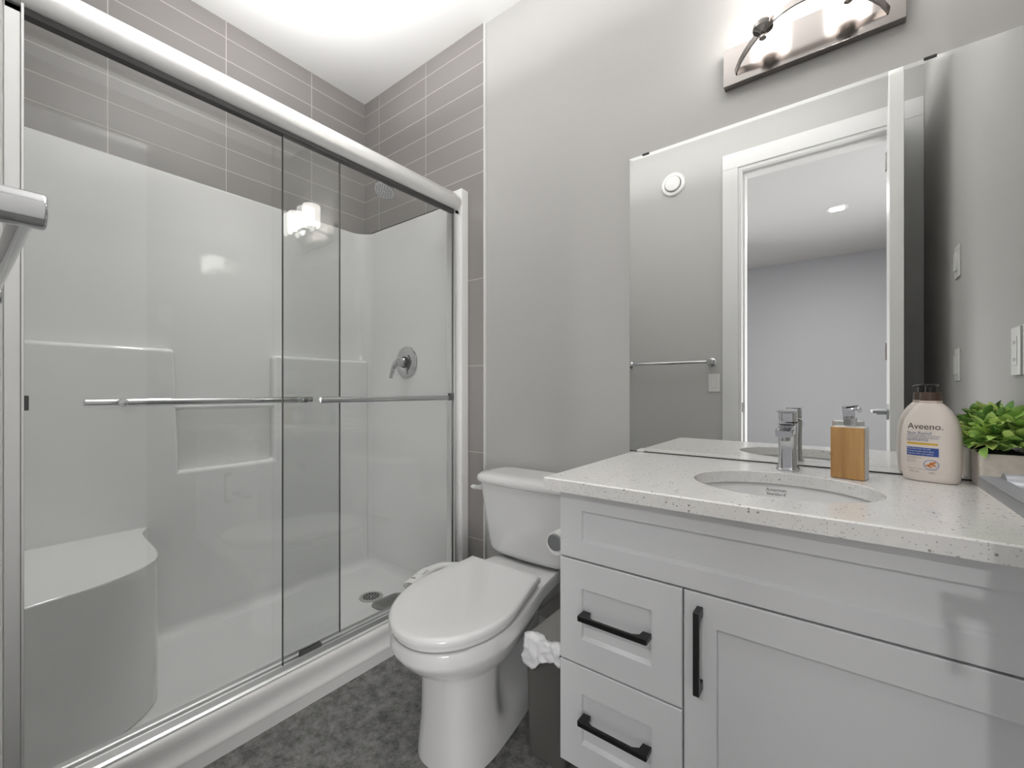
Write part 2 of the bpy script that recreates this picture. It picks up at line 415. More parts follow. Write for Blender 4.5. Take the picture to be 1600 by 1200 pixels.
for nm, y0, y1 in (('flange', NW+.001, .068), ('flange', 1.440, 1.489)):
    obj(nm, prism(B(), [(-1.478, y0), (-1.396, y0), (-1.396, y1), (-1.478, y1)], 2, .125, 1.98, .006, 3), M['acrylic'], st)

t = thing('shower_drain', 'round metal drain grille in the white shower floor', 'drain', (-1.80, 1.235, .045))
c0 = (-1.80, 1.235, .045)
obj('rim', lathe(B(), [(.001, .0), (.055, 0), (.055, .002), (.05, .0035), (.03, .003), (.001, .003)], c0, 40, cap0=False, cap1=False), M['drain_metal'], t)
bm = B()
for rr_, n in ((.012, 5), (.024, 11), (.035, 16)):
    for i in range(n):
        a = 2*PI*i/n; cyl(bm, (c0[0]+rr_*math.cos(a), c0[1]+rr_*math.sin(a), .047), (c0[0]+rr_*math.cos(a), c0[1]+rr_*math.sin(a), .0490), .0050, 8)
obj('grille_holes', bm, M['grille_dark'], t)
# ribbed mat by the drain
t = thing('drain_mat', 'grey ribbed rounded mat on the shower floor beside the round drain', 'mat', (-1.68, 1.245, .045))
ring = rr(-1.690, 1.262, .05, .085, .04, 0)
obj('pad', loft(B(), [[(x, y, .0452) for x, y, z in ring], [(x, y, .049) for x, y, z in ring]]), M['mat_grey'], t)
bm = B()
for i in range(13):
    y = 1.207+i*.009; box(bm, -1.723, -1.657, y, y+.003, .0485, .051)
obj('rib', bm, M['mat_grey'], t)

# ------------------------------------------------------------------ sliding shower doors
sd = thing('shower_door', 'frameless style sliding glass shower doors in a chrome frame', 'shower door', (-1.44, .75, .132))
# header rail: half-round front over a dark channel
pr = []
for i in range(21):
    a = -.52*PI + 1.12*PI*i/20; pr.append((-1.440 + .043*math.cos(a), 1.915 + .047*math.sin(a)))
pr += [(-1.478, 1.945), (-1.478, 1.885)]
hd = obj('header_rail', prism(B(), pr, 1, .07, 1.440), M['satin'], sd, 30)
obj('channel', prism(B(), [(-1.437, 1.874), (-1.414, 1.874), (-1.414, 1.860), (-1.437, 1.860)], 1, .071, 1.439), M['dark_rubber'], hd, label='dark rubber channel')
bt = obj('bottom_track', prism(B(), [(-1.478, .132), (-1.410, .132), (-1.409, .136), (-1.414, .139), (-1.418, .1395), (-1.424, .154), (-1.428, .155), (-1.430, .141), (-1.444, .141), (-1.446, .152), (-1.449, .152), (-1.451, .141), (-1.474, .141), (-1.478, .15)], 1, .072, 1.438), M['satin'], sd, 25)
box_b = B(); box(box_b, -1.4460, -1.4435, .712, .785, .141, .166, .0005); box(box_b, -1.4345, -1.432, .712, .785, .141, .166, .0005); box(box_b, -1.446, -1.432, .712, .785, .141, .146, .0005)
obj('panel_guide', box_b, M['guide'], bt, label='small grey panel guide')
for y0, y1, s in ((.069, .094, 1), (1.414, 1.440, -1)):
    bm = B(); box(bm, -1.468, -1.414, y0, y1, .136, 1.872, .0015, 1)
    e = y1 if s > 0 else y0
    box(bm, -1.437, -1.431, e-.004*(s < 0), e+.004*(s > 0), .138, 1.88)
    box(bm, -1.416, -1.410, e-.004*(s < 0), e+.004*(s > 0), .138, 1.88)
    jm = obj('jamb', bm, M['satin'], sd)
    yb = (y1, y1+.012) if s > 0 else (y0-.012, y0)
    obj('bumper', box(B(), -1.448, -1.418, yb[0], yb[1], .995, 1.028, .002), M['bumper'], jm)
def panel(x, y0, y1, bx, by0, by1, posts):
    p = obj('glass_panel', box(B(), x-.003, x+.003, y0, y1, .158, 1.870), M['glass'], sd)
    bm = B()
    for y in (y0, y1): box(bm, x-.0032, x+.0032, y-.0012, y+.0012, .158, 1.872)
    obj('edge_seal', bm, M['glass_edge'], p)
    bm = B(); cyl(bm, (bx, by0, 1.008), (bx, by1, 1.008), .0105, 20, .002)
    for y in posts:
        cyl(bm, (x, y, 1.008), (bx, y, 1.008), .007, 16); 
        s = 1 if bx > x else -1
        cyl(bm, (x-.003*s, y, 1.008), (x-.012*s, y, 1.008), .010, 20, .002); cyl(bm, (x+.003*s, y, 1.008), (x+.008*s, y, 1.008), .010, 20, .002)
    obj('towel_bar', bm, M['chrome'], p, label='chrome towel bar')
    return p
panel(-1.421, .648, 1.408, -1.383, .752, 1.338, (1.318,))
panel(-1.4555, .100, .866, -1.500, .203, .785, (.268, .735))

# shower valve and head
t = thing('shower_valve', 'round chrome shower valve with a curved lever on the end wall', 'tap', (-1.829, YF, 1.19))
obj('escutcheon', lathe(B(), [(.085, 0), (.085, .004), (.078, .010), (.05, .014), (.001, .015)], (-1.829, YF, 1.19), 48, (0, -1, 0), cap1=False), M['chrome'], t)
obj('slot', tube(B(), [(-1.829+.045*math.cos(a), YF-.015, 1.19+.045*math.sin(a)) for a in [-.9+.2*i for i in range(10)]], .003, 8), M['dark_rubber'], t)
bm = B(); cyl(bm, (-1.829, YF-.012, 1.19), (-1.829, YF-.024, 1.19), .030, 32, .002)
obj('collar', bm, M['dark_rubber'], t)
bm = lathe(B(), [(.024, .02), (.024, .052), (.021, .062), (.012, .068), (.001, .069)], (-1.829, YF, 1.19), 32, (0, -1, 0), cap1=False)
tube(bm, spline([(-1.829, YF-.055, 1.19), (-1.845, YF-.064, 1.178), (-1.862, YF-.066, 1.15), (-1.874, YF-.070, 1.105)], 6), [.016]*6+[.013]*6+[.010]*6+[.007], 14)
obj('lever', bm, M['chrome'], t)
t = thing('overhead_shower', 'round chrome shower head on a bent arm high on the tiled end wall', 'shower head', (-1.818, 1.489, 2.17))
bm = B(); tube(bm, spline([(-1.818, 1.489, 2.172), (-1.815, 1.43, 2.165), (-1.805, 1.37, 2.125), (-1.798, 1.33, 2.085)], 6), .0095, 14)
obj('arm', bm, M['chrome'], t)
obj('flange', lathe(B(), [(.032, 0), (.030, .006), (.014, .014), (.0095, .015)], (-1.818, 1.489, 2.172), 32, (0, -1, 0), cap1=False), M['chrome'], t)
hx = Vector((.12, -.42, -.9)).normalized()
obj('spray_head', lathe(B(), [(.011, -.01), (.016, .0), (.020, .012), (.044, .040), (.050, .050), (.050, .060), (.046, .063), (.001, .064)], (-1.797, 1.326, 2.08), 36, hx, cap1=False), M['chrome'], t)
bm = B(); q = Vector((0, 0, 1)).rotation_difference(hx)
for r_i, n in ((.012, 6), (.024, 12), (.036, 18)):
    for i in range(n):
        p = Vector((-1.797, 1.326, 2.08)) + q @ Vector((r_i*math.cos(2*PI*i/n), r_i*math.sin(2*PI*i/n), .063))
        cyl(bm, p, p+hx*.003, .0022, 6)
obj('nozzle', bm, M['mat_grey'], t)

# ------------------------------------------------------------------ towel bar on the near wall
t = thing('towel_bar', 'chrome towel bar on the wall left of the door, near post filling the left edge', 'towel bar', (-.96, NW, 1.225))
bm = B()
obj('bar', (cyl(bm, (-.665, .0475, 1.225), (-1.296, .0475, 1.225), .0098, 24), bm)[1], M['chrome'], t)
for x in (-.665, -1.296):
    bm = lathe(B(), [(.026, 0), (.026, .004), (.0195, .009), (.0185, .014), (.0185, .0785), (.0178, .0805), (.0165, .0815), (.001, .082)], (x, NW, 1.225), 40, (0, 1, 0), cap1=False)
    obj('post', bm, M['chrome'], t)

# ------------------------------------------------------------------ wall fittings
t = thing('air_vent', 'round white air vent high on the wall left of the door, seen in the mirror', 'vent', (-.911, NW, 2.45))
obj('rim', lathe(B(), [(.080, 0), (.080, .006), (.074, .012), (.056, .014), (.052, .006)], (-.911, NW, 2.45), 44, (0, 1, 0), cap1=False), M['white_plastic'], t)
obj('disc', lathe(B(), [(.046, .004), (.050, .010), (.051, .020), (.046, .026), (.001, .028)], (-.911, NW, 2.45), 44, (0, 1, 0), cap1=False), M['white_plastic'], t)
def rocker(cx, cy, cz, nrm, label, group=None, n_rock=1, name='light_switch'):
    t = thing(name, label, 'light switch' if name == 'light_switch' else 'outlet', (cx, cy, cz), 0, group)
    def bx(bm, u0, u1, d0, d1, z0, z1, bev):
        if nrm == 'y': return box(bm, cx+u0, cx+u1, cy+d0, cy+d1, cz+z0, cz+z1, bev)
        return box(bm, cx-d1, cx-d0, cy+u0, cy+u1, cz+z0, cz+z1, bev)
    obj('cover_plate', bx(B(), -.035, .035, 0, .006, -.058, .058, .002), M['white_plastic'], t)
    if name == 'light_switch':
        obj('rocker', bx(B(), -.016, .016, .005, .0115, -.033, .033, .002), M['white_plastic'], t)
    else:
        obj('socket_face', bx(B(), -.0165, .0165, .005, .008, -.034, .034, .001), M['white_plastic'], t)
        for z in (-.02, .02):
            for u in (-.006, .006): obj('slot', bx(B(), u-.001, u+.001, .0075, .0083, z-.004, z+.004, 0), M['dark_rubber'], t)
rocker(-.651, NW, 1.092, 'y', 'white light switch below the towel bar end beside the door casing, seen in mirror')
rocker(RW, .794, 1.501, 'x', 'upper white light switch on the right wall, seen in the mirror')
rocker(RW, .794, 1.132, 'x', 'lower white light switch on the right wall, seen in the mirror')
rocker(RW, 1.452, 1.133, 'x', 'white power outlet on the right wall above the green plant', name='power_outlet')

# ------------------------------------------------------------------ mirror
mr = thing('wall_mirror', 'large frameless wall mirror standing on the vanity countertop', 'mirror', (-.136, 1.5, .824))
def mrect(e, y): return [(-.607+e, y, .825+e), (.333-e, y, .825+e), (.333-e, y, 1.876-e), (-.607+e, y, 1.876-e)]
obj('glass', loft(B(), [mrect(0, 1.4995), mrect(0, 1.49475), mrect(.011, 1.4945)]), M['mirror'], mr, 1)
for x in (-.548, .178): obj('clip', box(B(), x-.012, x+.012, 1.4925, 1.4997, 1.872, 1.8785, .0005, 1), M['clip'], mr, label='small dark mirror clip')
for x in (-.567, .178): obj('clip', box(B(), x-.012, x+.012, 1.4925, 1.4997, .8225, .828, .0005, 1), M['white_plastic'], mr, label='clear mirror clip')
obj('bottom_channel', box(B(), -.606, .333, 1.4935, 1.4997, .8212, .8248), M['clip'], mr, label='dark strip under the glass')

# ------------------------------------------------------------------ vanity light
vl = thing('vanity_light', 'two-lamp brushed nickel wall light with frosted cylinder shades above the mirror', 'light', (-.08, 1.5, 2.045))
bp_ = obj('back_plate', box(B(), -.293, .133, 1.474, 1.4995, 1.988, 2.103, .002), M['nickel'], vl)
arm = []
for i in range(25):
    f = i/24; x = -.258 + f*(.098+.258); arm.append((x, 1.474 - .105*math.sin(PI*f)**.8, 2.022 + .055*math.sin(PI*f)**.7))
bm = B(); R_ = []
for i, p in enumerate(arm):
    p = Vector(p); a = Vector(arm[max(i-1, 0)]); b = Vector(arm[min(i+1, 24)]); d = (b-a).normalized(); u = Vector((0, 0, 1)); u = (u-d*u.dot(d)).normalized(); v = d.cross(u)
    R_.append([p+u*.009+v*.0025, p-u*.009+v*.0025, p-u*.009-v*.0025, p+u*.009-v*.0025])
loft(bm, R_); obj('arm', bm, M['nickel'], vl)
for x in (-.175, .015):
    cx, cy = x, 1.392
    cp = obj('cup', lathe(B(), [(.004, 2.028), (.009, 2.032), (.009, 2.040), (.006, 2.046), (.012, 2.052), (.026, 2.058), (.028, 2.080), (.001, 2.082)], (cx, cy, 0), 32, cap1=False), M['nickel'], vl)
    obj('shade', lathe(B(), [(.028, 2.078), (.046, 2.080), (.051, 2.088), (.0525, 2.10), (.0525, 2.205), (.051, 2.212), (.047, 2.212), (.047, 2.10), (.03, 2.086)], (cx, cy, 0), 44, cap0=False, cap1=False), M['shade'], vl, label='lit frosted white glass shade')

# ------------------------------------------------------------------ vanity cabinet
YC = .945; VX0, VX1 = -.569, .333
vc = thing('vanity_cabinet', 'white shaker vanity cabinet with black bar handles under the quartz top', 'cabinet', (-.118, 1.22, 0))
bm = B(); box(bm, VX0+.001, VX0+.018, YC+.021, 1.498, .095, .788, .001); box(bm, VX1-.017, VX1, YC+.021, 1.498, .095, .788, .001)
box(bm, VX0+.018, VX1-.017, YC+.021, 1.498, .095, .112); box(bm, VX0+.018, VX1-.017, 1.485, 1.498, .112, .788)
box(bm, VX0+.018, VX1-.017, YC+.021, YC+.035, .60, .788); box(bm, -.285, -.248, YC+.021, YC+.035, .112, .60); box(bm, VX0+.018, -.285, YC+.021, YC+.035, .34, .38)
box(bm, VX0+.02, VX1, YC+.09, 1.498, 0, .096)
obj('carcass', bm, M['cab'], vc)
def shaker(name, x0, x1, z0, z1, fl, fr, fb, ft, parent):
    bm = B(); y = YC; th = .02; dp = .009; c = .007; e = .002
    def rc(xa, xb, za, zb, yy): return [(xa, yy, za), (xb, yy, za), (xb, yy, zb), (xa, yy, zb)]
    rings = [rc(x0, x1, z0, z1, y+th), rc(x0, x1, z0, z1, y+e), rc(x0+e, x1-e, z0+e, z1-e, y),
             rc(x0+fl, x1-fr, z0+fb, z1-ft, y), rc(x0+fl+.0015, x1-fr-.0015, z0+fb+c, z1-ft-.001, y+dp)]
    loft(bm, rings)
    return obj(name, bm, M['cab'], parent, 20)
shaker('false_front', VX0, VX1-.004, .6215, .785, .062, .055, .045, .042, vc)
d1 = shaker('drawer', VX0, -.268, .3625, .6175, .062, .066, .064, .066, vc)
d2 = shaker('drawer', VX0, -.268, .104, .3585, .062, .066, .064, .066, vc)
dr = shaker('door', -.2645, VX1-.004, .104, .6175, .064, .064, .064, .064, vc)
def pull(a, b, par, vertical=False):
    bm = B(); y0, y1 = YC-.034, YC
    if not vertical:
        x0, x1, z = a[0], b[0], a[1]
        prism(bm, [(x0, y1), (x0, y0+.002), (x0+.002, y0), (x1-.002, y0), (x1, y0+.002), (x1, y1), (x1-.020, y1), (x1-.022, y0+.016), (x1-.036, y0+.0085), (x0+.036, y0+.0085), (x0+.022, y0+.016), (x0+.020, y1)], 2, z-.006, z+.006, .0012, 2)
    else:
        z0, z1, x = a[1], b[1], a[0]
        prism(bm, [(y1, z0), (y0+.002, z0), (y0, z0+.002), (y0, z1-.002), (y0+.002, z1), (y1, z1), (y1, z1-.020), (y0+.016, z1-.022), (y0+.0085, z1-.036), (y0+.0085, z0+.036), (y0+.016, z0+.022), (y1, z0+.020)], 0, x-.006, x+.006, .0012, 2)
    obj('handle', bm, M['black'], par, label='black bar handle')
pull((-.502, .494), (-.333, .494), d1); pull((-.502, .243), (-.333, .243), d2); pull((-.232, .422), (-.232, .592), dr, True)

# ------------------------------------------------------------------ quartz countertop with an oval cut-out
HK = .821; CT = .031; SX, SY, SA, SB = -.113, 1.181, .187, .161
bm = B(); x0, x1, y0, y1 = -.598, RW-.001, .913, 1.4995
angs = [2*PI*i/72 for i in range(72)]
for cx_, cy_ in ((x0, y0), (x1, y0), (x1, y1), (x0, y1)):
    a = math.atan2(cy_-SY, cx_-SX) % (2*PI)
    k = min(range(len(angs)), key=lambda i: abs(angs[i]-a)); angs[k] = a
def rectpt(a):
    dx, dy = math.cos(a), math.sin(a); ts = []
    if dx > 1e-9: ts.append((x1-SX)/dx)
    if dx < -1e-9: ts.append((x0-SX)/dx)
    if dy > 1e-9: ts.append((y1-SY)/dy)
    if dy < -1e-9: ts.append((y0-SY)/dy)
    t_ = min(ts); return SX+dx*t_, SY+dy*t_
def ell(a, k=0.0):
    dx, dy = math.cos(a), math.sin(a); r = 1/math.sqrt((dx/(SA+k))**2+(dy/(SB+k))**2); return SX+dx*r, SY+dy*r
def ringz(fn, z): return [(*fn(a), z) for a in angs]
def inset(a, e):
    x, y = rectpt(a); return min(max(x, x0+e), x1-e), min(max(y, y0+e), y1-e)
e = .003
rings = [ringz(lambda a: ell(a, .002), HK), ringz(lambda a: inset(a, e), HK), ringz(rectpt, HK-e), ringz(rectpt, HK-CT), ringz(ell, HK-CT), ringz(ell, HK-.002)]
loft(bm, rings + [rings[0]], False, False)
bmesh.ops.remove_doubles(bm, verts=bm.verts[:], dist=1e-6)
tag(obj('countertop', bm, M['quartz'], None, 30), 'white speckled quartz countertop on the vanity cabinet', 'countertop')
# basin
sk = thing('sink_basin', 'white oval undermount sink basin set into the quartz countertop', 'sink', (SX, SY, HK-.18))
rings = []
for k, z in ((.016, HK-CT-.0005), (.0075, HK-CT-.0005), (.0055, HK-CT-.006), (-.004, HK-.05), (-.014, HK-.085), (-.035, HK-.12), (-.07, HK-.145), (-.115, HK-.155), (-.134, HK-.158)):
    rings.append([(SX+(SA+k)*math.cos(2*PI*i/64), SY+(SB+k)*math.sin(2*PI*i/64), z) for i in range(64)])
for k, z in ((-.110, HK-.17), (-.06, HK-.158), (-.02, HK-.125), (.003, HK-.085), (.012, HK-.05)):
    rings.append([(SX+(SA+k)*math.cos(2*PI*i/64), SY+(SB+k)*math.sin(2*PI*i/64), z) for i in range(64)])
bm = loft(B(), rings + [rings[0]], False, False); bmesh.ops.remove_doubles(bm, verts=bm.verts[:], dist=1e-6)
obj('bowl', bm, M['porcelain'], sk, 60)
obj('drain', lathe(B(), [(.028, -.006), (.028, .002), (.022, .003), (.020, .001), (.001, .001)], (SX, SY, HK-.158), 32, cap1=False), M['chrome'], sk)
bm = B()
for i, s in enumerate(('American', 'Standard')):
    tb = text_bm(s, .0105, 'CENTER', 1.15)
    for v in tb.verts:
        px, pz = v.co.x, v.co.y
        X = -.137+px; Z = HK-.050-.0100*i+pz
        # wrap on the back wall of the bowl
        kk = -.0045 + max(0, Z-HK+.05)*.73 - max(0, HK-.05-Z)*.285
        Y = SY + (SB+kk)*math.sqrt(max(0, 1-((X-SX)/(SA+kk))**2)) - .0012
        v.co = (X, Y, Z)
    merge(bm, tb)
obj('maker_mark', bm, M['ink_mark'], sk, label='small grey maker mark')

# ------------------------------------------------------------------ faucet
fx, fy = -.116, 1.402
fc = thing('faucet', 'chrome single-lever faucet behind the oval sink', 'faucet', (fx, fy, HK))
def rrs(cx, cy, hx_, hy_, r, z): return rr(cx, cy, hx_, hy_, r, z, 5)
bm = loft(B(), [rrs(fx, fy, .0275, .0275, .017, HK), rrs(fx, fy, .0275, .0275, .017, HK+.004), rrs(fx, fy, .0255, .0255, .016, HK+.007),
                rrs(fx, fy, .0235, .0240, .014, HK+.012), rrs(fx, fy, .0215, .0225, .012, HK+.05), rrs(fx, fy, .0215, .0225, .012, HK+.085), rrs(fx, fy-.002, .0225, .0245, .012, HK+.118), rrs(fx, fy-.002, .022, .024, .012, HK+.130)])
body = obj('body', bm, M['chrome'], fc)
bm = B(); R_ = []
for k, (yy, zc, hz, hw) in enumerate(((fy+.005, HK+.112, .019, .0205), (fy-.03, HK+.113, .015, .0205), (fy-.07, HK+.112, .0115, .0205), (fy-.100, HK+.109, .010, .020), (fy-.112, HK+.107, .008, .018))):
    ring = [(p[0], yy, p[1]) for p in [(q_[0], q_[1]) for q_ in rr(fx, zc, hw, hz, min(hz, .006)*.9, 0, 4)]]
    R_.append(ring)
loft(bm, R_); cyl(bm, (fx, fy-.092, HK+.102), (fx, fy-.092, HK+.088), .0125, 24, .001)
obj('spout', bm, M['chrome'], fc)
bm = loft(B(), [rrs(fx, fy, .021, .0225, .011, HK+.1335), rrs(fx, fy, .021, .0225, .011, HK+.158), rrs(fx, fy, .019, .020, .010, HK+.162)])
box(bm, fx-.0195, fx+.0195, fy-.075, fy+.018, HK+.1605, HK+.1670, .0022)
obj('lever', bm, M['chrome'], fc)

# ------------------------------------------------------------------ soap dispenser
sr = math.radians(-13)
so = thing('soap_dispenser', 'square white soap dispenser with a wooden front face and chrome pump', 'soap dispenser', (.0175, 1.366, HK), sr)
obj('bottle', box(B(), -.034, .034, -.018, .022, 0, .129, .003, 3), M['white_plastic'], so, local=True)
obj('wood_face', box(B(), -.0335, .0335, -.0275, -.0178, .001, .1275, .002, 2), M['wood'], so, local=True, label='light oak front face')
bm = B(); cyl(bm, (0, .002, .1285), (0, .002, .132), .011, 24); box(bm, -.0115, .0125, -.0095, .0135, .1305, .1500, .0015)
pm = obj('pump_collar', bm, M['chrome'], so, local=True)
bm = B(); cyl(bm, (0, .002, .149), (0, .002, .156), .006, 16)
mt = Matrix.Translation((-.003, .002, .1635)) @ Matrix.Rotation(math.radians(14), 4, 'Z') @ Matrix.Rotation(math.radians(-10), 4, 'Y')
box(bm, -.0115, .0115, -.0105, .0105, -.0095, .0095, .0015, mtx=mt); box(bm, .010, .026, -.0055, .0055, .001, .0090, .0012, mtx=mt)
box(bm, .019, .026, -.0045, .0045, -.004, .002, .001, mtx=mt)
obj('pump_head', bm, M['chrome'], so, local=True)

# ------------------------------------------------------------------ lotion bottle
lr = math.radians(-22)
lo = thing('lotion_bottle', 'large cream lotion bottle with a brown pump and printed blue label', 'lotion bottle', (.172, 1.436, HK), lr)
LP = [(0, .046, .022), (.003, .0495, .026), (.012, .0515, .0275), (.04, .0540, .029), (.075, .0550, .029), (.105, .0545, .029), (.130, .0520, .028), (.150, .0465, .0265), (.166, .0390, .0245), (.177, .0310, .022), (.185, .0235, .0200), (.188, .0195, .0185)]
def sup(hx_, hy_, z, n=56, p=2.5):
    out = []
    for i in range(n):
        a = 2*PI*i/n; c_, s_ = math.cos(a), math.sin(a)
        out.append((hx_*math.copysign(abs(c_)**(2/p), c_), hy_*math.copysign(abs(s_)**(2/p), s_), z))
    return out
obj('body', loft(B(), [sup(h_, d_, z) for z, h_, d_ in LP]), M['lotion'], lo, 50, local=True)
obj('neck', lathe(B(), [(.018, .186), (.0205, .189), (.0205, .193), (.018, .195)], seg=32), M['neck'], lo, local=True)
obj('cap', lathe(B(), [(.0195, .1935), (.0200, .194), (.0196, .2125), (.0186, .214)], seg=36), M['brown_cap'], lo, local=True, label='brown screw collar')
bm = B(); cyl(bm, (0, 0, .213), (0, 0, .229), .0105, 24, .001)
box(bm, -.0125, .0125, -.015, .013, .2275, .2335, .002); box(bm, -.0045, .0045, -.040, -.010, .2275, .2325, .0015)
obj('pump', bm, M['dark_cap'], lo, local=True, label='dark pump head')
def bsurf(x, z):
    for (z0, h0, d0), (z1_, h1, d1_) in zip(LP, LP[1:]):
        if z0 <= z <= z1_:
            f = (z-z0)/(z1_-z0); h_, d_ = h0+(h1-h0)*f, d0+(d1_-d0)*f; break
    return -d_*max(0.0, 1-(abs(x)/h_)**2.5)**(1/2.5)
def on_bottle(name, bm, m, lift=.0004, label=None):
    for v in bm.verts:
        x, z = v.co.x, v.co.y; v.co = (x, bsurf(x, z)-lift, z)
    return obj(name, bm, m, lo, local=True, label=label)
def txt(s, x, z, size, sq=1.0):
    b_ = text_bm(s, size, 'LEFT', sq)
    for v in b_.verts: v.co.x += x; v.co.y += z
    return b_
def rect(bm, x0_, x1_, z0_, z1_, n=10):
    vs = [[bm.verts.new((x0_+(x1_-x0_)*i/n, z, 0)) for i in range(n+1)] for z in (z0_, z1_)]
    for i in range(n): bm.faces.new((vs[0][i], vs[0][i+1], vs[1][i+1], vs[1][i]))
    return bm
on_bottle('brand_lettering', txt('Aveeno.', -.036, .1260, .0200, .98), M['ink_brown'])
bm = txt('Skin Relief', -.037, .1130, .0100, 1.1); merge(bm, txt('apaisante', -.037, .0975, .0100, 1.1)); merge(bm, txt('MOISTURIZING LOTION', -.037, .1080, .0052, 1.06)); merge(bm, txt('LOTION HYDRATANTE', -.037, .1030, .0052, 1.06))
on_bottle('name_lettering', bm, M['ink_blue'])
on_bottle('yellow_band', rect(B(), -.0365, .0200, .0885, .0935), M['ink_yellow'], .0003)
on_bottle('blue_panel', rect(B(), -.037, .0215, .0620, .0820), M['ink_navy'], .0003)
bm = B()
for i in range(3): merge(bm, txt(('Nourishes extra dry skin', 'Hydrate la peau extra s\u00e8che', 'fragrance free | sans parfum')[i], -.0355, .0772-.0058*i, .0050, .86))
on_bottle('panel_lettering', bm, M['ink_white'], .0008)
bm = B()
for i in range(3): merge(bm, txt(('with prebiotic oat', "avec avoine", 'pr\u00e9biotique')[i], -.0365, .0560-.0048*i, .0042, .9))
rect(bm, -.036, .018, .0300, .0307); merge(bm, txt('975 mL', -.032, .0215, .0066, .95)); merge(bm, txt('NPN', .004, .0215, .0050))
on_bottle('small_print', bm, M['ink_grey'])
bm = B(); n = 40; EX, EZ = .0085, .0425
va = [bm.verts.new((EX+.0140*math.cos(2*PI*i/n), EZ+.0122*math.sin(2*PI*i/n), 0)) for i in range(n)]
vb = [bm.verts.new((EX+.0120*math.cos(2*PI*i/n), EZ+.0104*math.sin(2*PI*i/n), 0)) for i in range(n)]
for i in range(n): bm.faces.new((va[i], va[(i+1) % n], vb[(i+1) % n], vb[i]))
on_bottle('round_emblem', bm, M['ink_ring'])
bm = B()
for cx_, cz_, a, l_ in ((-.0055, -.0015, .3, .0055), (-.002, .001, 1.2, .006), (.003, .0035, .7, .0068), (.0045, -.001, -.2, .005), (-.0025, -.0045, -.4, .005)):
    vs = []
    for i in range(12):
        u, v = l_*math.cos(2*PI*i/12), l_*.35*math.sin(2*PI*i/12)
        vs.append(bm.verts.new((EX+cx_+u*math.cos(a)-v*math.sin(a), EZ+cz_+u*math.sin(a)+v*math.cos(a), 0)))
    bm.faces.new(vs)
on_bottle('grain_motif', bm, M['ink_orange'], .0006)

# ------------------------------------------------------------------ potted plant
px, py = .2895, 1.445
pl = thing('potted_plant', 'small bushy green plant in a square beige pot beside the lotion bottle', 'plant', (px, py, HK))
bm = loft(B(), [rr(px, py, .040, .040, .006, HK), rr(px, py, .0415, .0415, .006, HK+.003), rr(px, py, .0425, .0425, .006, HK+.076), rr(px, py, .0415, .0415, .005, HK+.0772), rr(px, py, .038, .038, .004, HK+.0765), rr(px, py, .037, .037, .004, HK+.06)])
obj('pot', bm, M['pot'], pl)
obj('moss', loft(B(), [rr(px, py, .0372, .0372, .004, HK+.062), rr(px, py, .034, .034, .004, HK+.078), rr(px, py, .015, .015, .004, HK+.084)]), M['soil'], pl)
random.seed(11); bm = B()
def leaf(bm, base, d, L_, W_, curl):
    d = d.normalized(); up = Vector((0, 0, 1)); s_ = d.cross(up)
    if s_.length < .1: s_ = Vector((1, 0, 0))
    s_.normalize(); s_ = Matrix.Rotation(random.uniform(-.7, .7), 3, d) @ s_; n_ = s_.cross(d)
    rows = []; N_ = 6
    for i in range(N_+1):
        f = i/N_; wd = W_*(math.sin(PI*f**.9)**.62)*.5 if 0 < f < 1 else .0003
        c_ = base + d*(L_*f) - n_*0 + n_*(curl*L_*(f-f*f*1.6))
        rows.append([bm.verts.new(c_ - s_*wd + n_*wd*.35), bm.verts.new(c_ - n_*wd*.1), bm.verts.new(c_ + s_*wd + n_*wd*.35)])
    for a, b in zip(rows, rows[1:]):
        for k in (0, 1): bm.faces.new((a[k], a[k+1], b[k+1], b[k]))
bms = B(); cnt = 0
for i in range(1300):
    if cnt >= 340: break
    a = random.uniform(0, 2*PI); el = math.asin(random.uniform(-.25, 1))
    dv = Vector((math.cos(a)*math.cos(el), math.sin(a)*math.cos(el), math.sin(el)))
    rad = random.uniform(.45, 1.0)
    c_ = Vector((px, py, HK+.105))
    b0 = c_ + Vector((dv.x*.056*rad, dv.y*.056*rad, dv.z*.062*rad))
    d_ = dv*.6 + Vector((random.uniform(-.6, .6), random.uniform(-.6, .6), random.uniform(-.15, .6)))
    L_ = random.uniform(.022, .036)
    tip = b0 + d_.normalized()*L_
    if max(b0.x, tip.x) > RW-.006 or max(b0.y, tip.y) > 1.486 or min(tip.z, b0.z) < HK+.066: continue
    if tip.z < HK+.09 and abs(tip.x-px) < .04 and abs(tip.y-py) < .04: continue
    leaf(bm, b0, d_, L_, L_*random.uniform(.52, .68), random.uniform(-.15, .35)); cnt += 1
    if i % 6 == 0: tube(bms, [c_ - Vector((0, 0, .03)), (c_+b0)/2 - Vector((0, 0, .006)), b0], .0009, 5)
obj('foliage', bm, M['leaf'], pl, 60); obj('stem', bms, M['leaf'], pl)

# ------------------------------------------------------------------ toilet
TX = -.940; SHEAR = .13
to = thing('toilet', 'white two-piece toilet with closed lid between shower and vanity', 'toilet', (TX, 1.1, 0))
def egg(yf, ym, yb, W, Wb, z, n=22, pf=2.0, pinch=None):
    R = []; L_ = []
    for i in range(n+1):
        f = i/n; y = yf + (yb-yf)*(1-math.cos(PI*min(1, f*.5+.0)))*1.0 if False else yf + (yb-yf)*(f**1.7)
        if y <= ym: hw = W*(max(0, 1-((ym-y)/(ym-yf))**pf))**(1/pf)
        else:
            g = (y-ym)/(yb-ym); hw = W + (Wb-W)*(g*g*(3-2*g))
        if pinch: hw = pinch(y, hw)
        R.append((TX+hw, y, z)); L_.append((TX-hw, y, z))
    R[0] = (TX+.0005, yf, z); L_ = L_[1:]
    return [(x + SHEAR*max(0, 1.2-y), y, z) for x, y, z in R + L_[::-1]]      # bowl sits slightly askew to the tank
